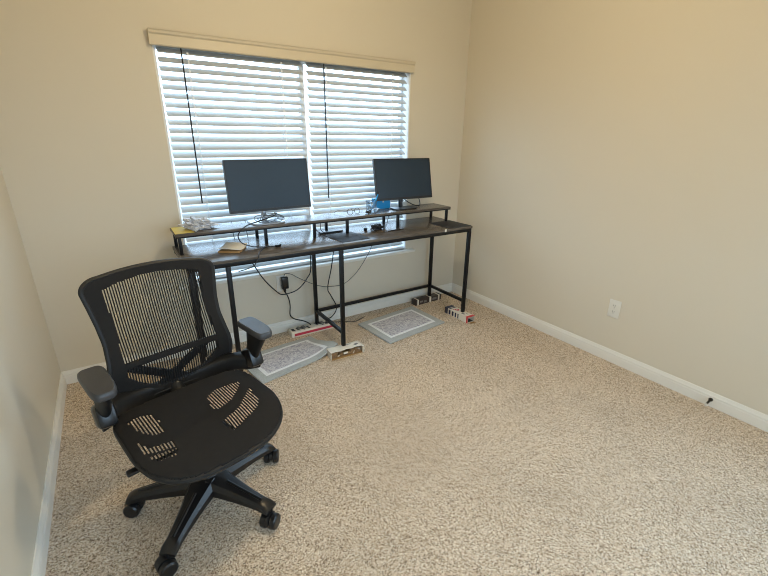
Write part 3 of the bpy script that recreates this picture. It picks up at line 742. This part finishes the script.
# rounded rim following the outline
outl = []
for v in [x * 0.02 - 0.05 for x in range(23)]: outl.append((hw(v), v))
for k in range(0, 10): outl.append((hw(0.395 + 0.045 * math.sin(k / 9 * PI / 2)), 0.395 + 0.045 * math.sin(k / 9 * PI / 2)))
for k in range(1, 15): u = 0.178 - 0.356 * k / 15; outl.append((u, topv(u)))
for k in range(9, -1, -1): vv = 0.395 + 0.045 * math.sin(k / 9 * PI / 2); outl.append((-hw(vv), vv))
for v in [x * 0.02 - 0.05 for x in range(22, -1, -1)]: outl.append((-hw(v), v))
for k in range(1, 8): outl.append((-hw(-0.05) + 2 * hw(-0.05) * k / 8, -0.056))
outl.append(outl[0])
MB().tube([bs(u, v, -0.006) for u, v in outl], 0.0105, 8, 1, caps=False).build('rim', M['frame'], chair)
# back support: wide plate and spine behind, linking to the mechanism
sp = MB()
sp.loft([[bs(u, v, n) for u, n in ((-w_, -0.022), (w_, -0.022), (w_, -0.050), (-w_, -0.050))] for v, w_ in ((-0.075, 0.150), (-0.055, 0.145), (-0.035, 0.120))])
sp.build('back_support', M['frame'], chair)
sp = MB(); q0 = Vector(bs(0, -0.03, -0.04))
sp.tube([q0, (UX, 0.262, 0.44), (UX, 0.225, 0.405), (UX, 0.15, 0.392), (UX, 0.02, 0.392)], [0.030, 0.034, 0.034, 0.030, 0.03], 10, 6)
sp.build('spine_bracket', M['frame'], chair)

# seat: forward f from -0.105 to 0.352, dark mesh with four see-through windows
SW = [[(-0.209, -0.055), (-0.167, -0.064), (-0.13, -0.041), (-0.127, 0.01), (-0.136, 0.076), (-0.166, 0.076), (-0.192, 0.037), (-0.205, -0.007)],
      [(-0.218, 0.078), (-0.199, 0.126), (-0.134, 0.137), (-0.137, 0.17), (-0.204, 0.153), (-0.222, 0.143)],
      [(-0.216, 0.162), (-0.137, 0.173), (-0.139, 0.203), (-0.199, 0.193)],
      [(0.053, -0.016), (0.102, -0.037), (0.19, -0.024), (0.18, 0.005), (0.111, 0.066), (0.053, 0.084), (0.034, 0.065)],
      [(0.032, 0.155), (0.112, 0.122), (0.194, 0.049), (0.188, 0.133), (0.16, 0.171), (0.043, 0.214), (0.032, 0.193)],
      ]
def inpoly(x, y, P):
    c = False; j = len(P) - 1
    for i in range(len(P)):
        xi, yi = P[i]; xj, yj = P[j]
        if (yi > y) != (yj > y) and x < (xj - xi) * (y - yi) / (yj - yi) + xi: c = not c
        j = i
    return c
SB, SF = -0.124, 0.300; SC0 = (SB + SF) / 2; SD = (SF - SB) / 2; SHW = 0.250; SUX = -0.001
def sxy(s, t):
    return s, t
def seat_in(u, f):
    a = abs(u - SUX) / SHW; b = abs(f - SC0) / SD
    ex = 3.0 if f > SC0 else 7.0
    return a ** ex + b ** ex < 1.0
def seat_z(u, f):
    a = (u - SUX) / SHW; ff = (f - SB) / (SF - SB)
    z = 0.492 - 0.016 * (1 - a * a) * math.sin(min(1, max(0, ff)) * PI) + 0.004
    if ff > 0.52: z -= 0.066 * ((ff - 0.52) / 0.48) ** 2
    z -= 0.010 * abs(a) ** 6
    return z
def ss(u, f, n=0.0): return (u, -f, seat_z(u, f) + n)
us3 = []
for k in range(52):
    us3 += [SUX - SHW - 0.004 + 0.0100 * k, SUX - SHW - 0.004 + 0.0100 * k + 0.0044]
fs3 = [SB - 0.002 + 0.0046 * k for k in range(99)]
def keep_seat(u, f, i, j):
    if not seat_in(u, f): return False
    if any(inpoly(u, f, P) for P in SW): return i % 2 == 0
    return True
grid_surface(lambda u, f: ss(u, f), us3, fs3, keep_seat).build('seat_mesh', M['mesh'], chair, solid=0.003, off=-1)
ro = []
for k in range(73):
    a = 2 * PI * k / 72; ca, sa = math.cos(a), math.sin(a); ex = 3.0 if sa > 0 else 7.0
    r = (abs(ca) ** ex + abs(sa) ** ex) ** (-1 / ex)
    ro.append((SUX + SHW * r * ca, SC0 + SD * r * sa))
fr_ = MB()
rings = []
for u, f in ro[:-1]:
    du, df = (u - SUX), (f - SC0); L_ = math.hypot(du, df); du /= L_; df /= L_
    z = seat_z(u, f)
    rings.append([(u - du * i, -(f - df * i), z + dz) for i, dz in ((0.020, -0.005), (0.004, -0.001), (-0.004, -0.006), (-0.006, -0.014), (-0.001, -0.024), (0.014, -0.030), (0.028, -0.026))])
rings.append(rings[0])
V = MB(); V.loft(rings, caps=False); bmesh.ops.remove_doubles(V.b, verts=list(V.b.verts), dist=1e-5)
V.build('seat_frame', M['frame'], chair)
# seat pan and mechanism
MB().box((UX - 0.05, -0.09, 0.433), (0.115, 0.28, 0.026), bev=0.01).build('seat_pan', M['plastic'], chair)
me_ = MB(); me_.box((0.01, -0.03, 0.398), (0.13, 0.24, 0.045), bev=0.012).box((0.01, -0.02, 0.372), (0.085, 0.12, 0.03), bev=0.008)
me_.build('tilt_mechanism', M['plastic'], chair)
lv = MB(); lv.tube([(-0.04, -0.09, 0.400), (-0.14, -0.10, 0.405), (-0.225, -0.105, 0.412)], 0.0055, 8, 3)
lo = lv.build('height_lever', M['plastic'], chair)
MB().box((-0.245, -0.107, 0.414), (0.055, 0.028, 0.012), bev=0.005).build('lever_paddle', M['plastic'], lo)
MB().lathe([(0.016, 0.355), (0.016, 0.20), (0.026, 0.199), (0.026, 0.235), (0.024, 0.12), (0.024, 0.09)][:2], (0, 0, 0), 20).build('gas_lift', M['black'], chair)
MB().lathe([(0.0255, 0.10), (0.0265, 0.235), (0.023, 0.262)], (0, 0, 0), 20).build('lift_cover', M['plastic'], chair)

# five-star base
base = MB().lathe([(0.030, 0.070), (0.045, 0.080), (0.052, 0.105), (0.050, 0.135), (0.042, 0.152), (0.028, 0.160)], (0, 0, 0), 30).build('base_hub', M['plastic'], chair)
ANG = [160, 232, 305, 17, 90]
for i, wa in enumerate(ANG):
    a = math.radians(wa) - TH_
    R = Matrix.Rotation(a, 3, 'Z')
    m = MB(); rr = []
    for k in range(13):
        s = k / 12; r = 0.030 + s * 0.275
        hwid = 0.034 * (1 - s) ** 1.8 + 0.0255 + (0.003 if s > 0.85 else 0)
        zt = 0.150 - 0.054 * s ** 0.9 - (0.0 if s < 0.9 else 0.14 * (s - 0.9)); zb = 0.092 - 0.022 * s
        sec = [(-hwid, zb), (hwid, zb), (hwid * 1.02, zb + 0.6 * (zt - zb)), (hwid * 0.72, zt - 0.002), (hwid * 0.30, zt), (-hwid * 0.30, zt), (-hwid * 0.72, zt - 0.002), (-hwid * 1.02, zb + 0.6 * (zt - zb))]
        rr.append([R @ Vector((r, y, z)) for y, z in sec])
    m.loft(rr)
    arm = m.build('base_arm', M['plastic'], chair)
    g = MB(); g.tube([R @ Vector((r, 0, 0.1515 - 0.054 * ((r - 0.03) / 0.275) ** 0.9)) for r in (0.10, 0.14, 0.18, 0.22, 0.26)], 0.006, 8, 3)
    g.build('arm_ridge', M['plastic'], arm)
    # caster
    c = R @ Vector((0.300, 0, 0)); sw = [2.6, 0.25, 0.75, 1.1, 2.2][i] - TH_
    S = Matrix.Rotation(sw, 3, 'Z'); ax = S @ Vector((0, 1, 0)); back = S @ Vector((-0.012, 0, 0))
    k = MB(); k.lathe([(0.008, 0.055), (0.008, 0.078)], (c.x, c.y, 0), 10)
    k.loft([[c + back + S @ Vector((0.031 * math.cos(t), y, 0.034 + 0.031 * math.sin(t))) for t in [PI * (j / 14) * 1.05 - 0.1 for j in range(15)]] + [c + back + S @ Vector((0.006, y, 0.034))] for y in (-0.007, 0.007)])
    ca = k.build('caster', M['caster'], chair)
    for s in (-1, 1):
        w_ = MB(); ctr = c + back + Vector((0, 0, 0.0305)) + ax * (s * 0.0075)
        w_.lathe([(0.022, 0), (0.0300, 0.002), (0.0300, 0.019), (0.025, 0.0245), (0.010, 0.0255)], ctr, 24, ax * s)
        w_.build('wheel', M['caster'], ca)

# the wheeled base sits slightly behind the seat's own origin
for o in [c for c in chair.children if c.name.split('.')[0] in ('base_hub', 'base_arm', 'caster', 'gas_lift', 'lift_cover')]:
    o.location = (Matrix.Rotation(-TH_, 3, 'Z') @ Vector((0.006, 0.022, 0)))
# armrests
for s in (-1, 1):
    X0 = UX + s * 0.286
    pt = MB(); poly = []
    rings = []
    f0, f1 = -0.165, 0.035
    if s > 0: f0, f1 = -0.168, 0.018
    yaw = -0.03 * s
    cf = (f0 + f1) / 2; Lh = (f1 - f0) / 2
    def ring(scale, z, dx=0):
        out = []
        for k in range(40):
            a = 2 * PI * k / 40; ca, sa = math.cos(a), math.sin(a); ex = 0.45
            w_ = (0.040 - 0.004 * sa)
            x = w_ * abs(ca) ** ex * (1 if ca > 0 else -1) * scale; f = Lh * abs(sa) ** 0.45 * (1 if sa > 0 else -1) * (1 - (1 - scale) * 0.4)
            zz = z - 0.010 * max(0, (f / Lh)) ** 2
            out.append((X0 + x + dx, -(cf + f), zz))
        return out
    pt.loft([ring(0.84, 0.656), ring(0.97, 0.661), ring(1.0, 0.670), ring(0.96, 0.680), ring(0.85, 0.6845), ring(0.5, 0.6835)])
    xo = X0 - s * 0.004
    up = MB()
    # slanting upright from under the pad's front half down and back
    secs = []
    for f, z, wx, wf in ((-0.058, 0.657, 0.030, 0.078), (-0.064, 0.640, 0.025, 0.066), (-0.092, 0.575, 0.022, 0.046), (-0.122, 0.515, 0.023, 0.040), (-0.140, 0.470, 0.024, 0.040)):
        secs.append([(xo + wx * ca, -(f + wf * sa), z) for ca, sa in [(math.cos(2 * PI * k / 16 + PI / 16), math.sin(2 * PI * k / 16 + PI / 16)) for k in range(16)]])
    up.loft(secs)
    ao = up.build('armrest', M['frame'], chair)
    pt.build('arm_pad', M['pad'], ao)
    sl_ = MB(); sl_.box((xo, 0.118, 0.515), (0.060, 0.088, 0.085), Matrix.Rotation(-0.42, 3, 'X'), bev=0.014)
    sl_.build('height_sleeve', M['plastic'], ao)
    br_ = MB()
    secs = []
    for x, y, z, hh, dd in ((xo + s * 0.018, 0.130, 0.492, 0.034, 0.044), (xo - s * 0.02, 0.150, 0.492, 0.036, 0.044), (X0 - s * 0.07, 0.200, 0.484, 0.036, 0.034), (X0 - s * 0.13, 0.238, 0.462, 0.038, 0.026), (X0 - s * 0.20, 0.256, 0.440, 0.044, 0.020), (UX, 0.262, 0.432, 0.046, 0.020)):
        secs.append([(x, y + dd * (1 if math.cos(q) > 0 else -1) * abs(math.cos(q)) ** 0.6, z + hh * (1 if math.sin(q) > 0 else -1) * abs(math.sin(q)) ** 0.6) for q in [2 * PI * k / 20 for k in range(20)]])
    br_.loft(secs)
    br_.build('arm_bracket', M['frame'], ao)

# ------------------------------------------------------------------ ceiling light (above the frame) and daylight
cl = thing('ceiling_light', 'round frosted ceiling light in the middle of the ceiling', 'ceiling light', (-1.60, -1.62, H))
MB().lathe([(0.16, -0.001), (0.165, -0.02), (0.15, -0.03)], (0, 0, 0), 32).build('fitting', M['white'], cl)
MB().lathe([(0.148, -0.028), (0.14, -0.055), (0.10, -0.078), (0.04, -0.088)], (0, 0, 0), 32).build('diffuser', emit('lamp_diffuser', (1, 0.80, 0.52, 1), 2.0), cl)
def light(name, kind, loc, energy, col, **kw):
    l = bpy.data.lights.new(name, kind); l.energy = energy; l.color = col
    for k, v in kw.items(): setattr(l, k, v)
    o = bpy.data.objects.new(name, l); COL.objects.link(o); o.location = loc
    return o
lamp = light('ceiling_lamp', 'POINT', (-1.60, -1.62, H - 0.145), LAMP, (1, 0.79, 0.47), shadow_soft_size=0.05)

por = light('window_portal', 'AREA', ((WL + WR) / 2, 0.20, (ZB + ZT) / 2), 1, (1, 1, 1), shape='RECTANGLE', size=WR - WL, size_y=ZT - ZB)
po2 = light('side_fill_portal', 'AREA', (TH + 0.03, (DY0 + DY1) / 2, (DZ0 + DZ1) / 2), 1, (1, 1, 1), shape='RECTANGLE', size=DZ1 - DZ0, size_y=DY1 - DY0)  # sampling portal for the added side fill opening
po3 = light('rear_fill_portal', 'AREA', ((FX0 + FX1) / 2, -D - TH - 0.03, (FZ0 + FZ1) / 2), 1, (1, 1, 1), shape='RECTANGLE', size=FX1 - FX0, size_y=FZ1 - FZ0)  # sampling portal for the added rear fill opening
po3.rotation_euler = (PI / 2, 0, 0); po3.data.cycles.is_portal = True
po2.rotation_euler = (0, PI / 2, 0); po2.data.cycles.is_portal = True
por.rotation_euler = (-PI / 2, 0, 0); por.data.cycles.is_portal = True

w = bpy.data.worlds.new('sky'); SC.world = w; w.use_nodes = True
nt = w.node_tree; bgn = nt.nodes['Background']
tcw = nt.nodes.new('ShaderNodeTexCoord'); spw = nt.nodes.new('ShaderNodeSeparateXYZ')
rw = ramp_node(nt, [(0.0, (0.10, 0.12, 0.14, 1)), (0.49, (0.18, 0.22, 0.25, 1)), (0.52, (0.56, 0.74, 0.96, 1)), (0.75, (0.62, 0.86, 1.12, 1)), (1.0, (0.52, 0.78, 1.1, 1))])
mw = nt.nodes.new('ShaderNodeMapRange'); mw.inputs[1].default_value = -1; mw.inputs[2].default_value = 1
nt.links.new(tcw.outputs['Generated'], spw.inputs[0]); nt.links.new(spw.outputs['Z'], mw.inputs[0]); nt.links.new(mw.outputs[0], rw.inputs[0])
nt.links.new(rw.outputs[0], bgn.inputs['Color']); bgn.inputs['Strength'].default_value = SKY

# ------------------------------------------------------------------ camera
cam = bpy.data.cameras.new('camera'); co = bpy.data.objects.new('camera', cam); COL.objects.link(co); SC.camera = co
cam.sensor_width = 36; cam.sensor_fit = 'HORIZONTAL'; cam.lens = 415.157 / 768 * 36; cam.clip_start = 0.02
yaw, pitch, roll = 0.58025, -0.35027, 0.01134
f = Vector((math.sin(yaw) * math.cos(pitch), math.cos(yaw) * math.cos(pitch), math.sin(pitch)))
r0 = Vector((math.cos(yaw), -math.sin(yaw), 0)); u0 = r0.cross(f)
r = r0 * math.cos(roll) + u0 * math.sin(roll); u = u0 * math.cos(roll) - r0 * math.sin(roll)
co.matrix_world = Matrix(((r.x, u.x, -f.x, -2.67246), (r.y, u.y, -f.y, -2.85498), (r.z, u.z, -f.z, 1.42879), (0, 0, 0, 1)))

vs_ = SC.view_settings
SC.cycles.filter_width = 1.0
vs_.view_transform = 'Standard'; vs_.look = 'None'; vs_.exposure = 0.0; vs_.gamma = 1.0; vs_.use_curve_mapping = False
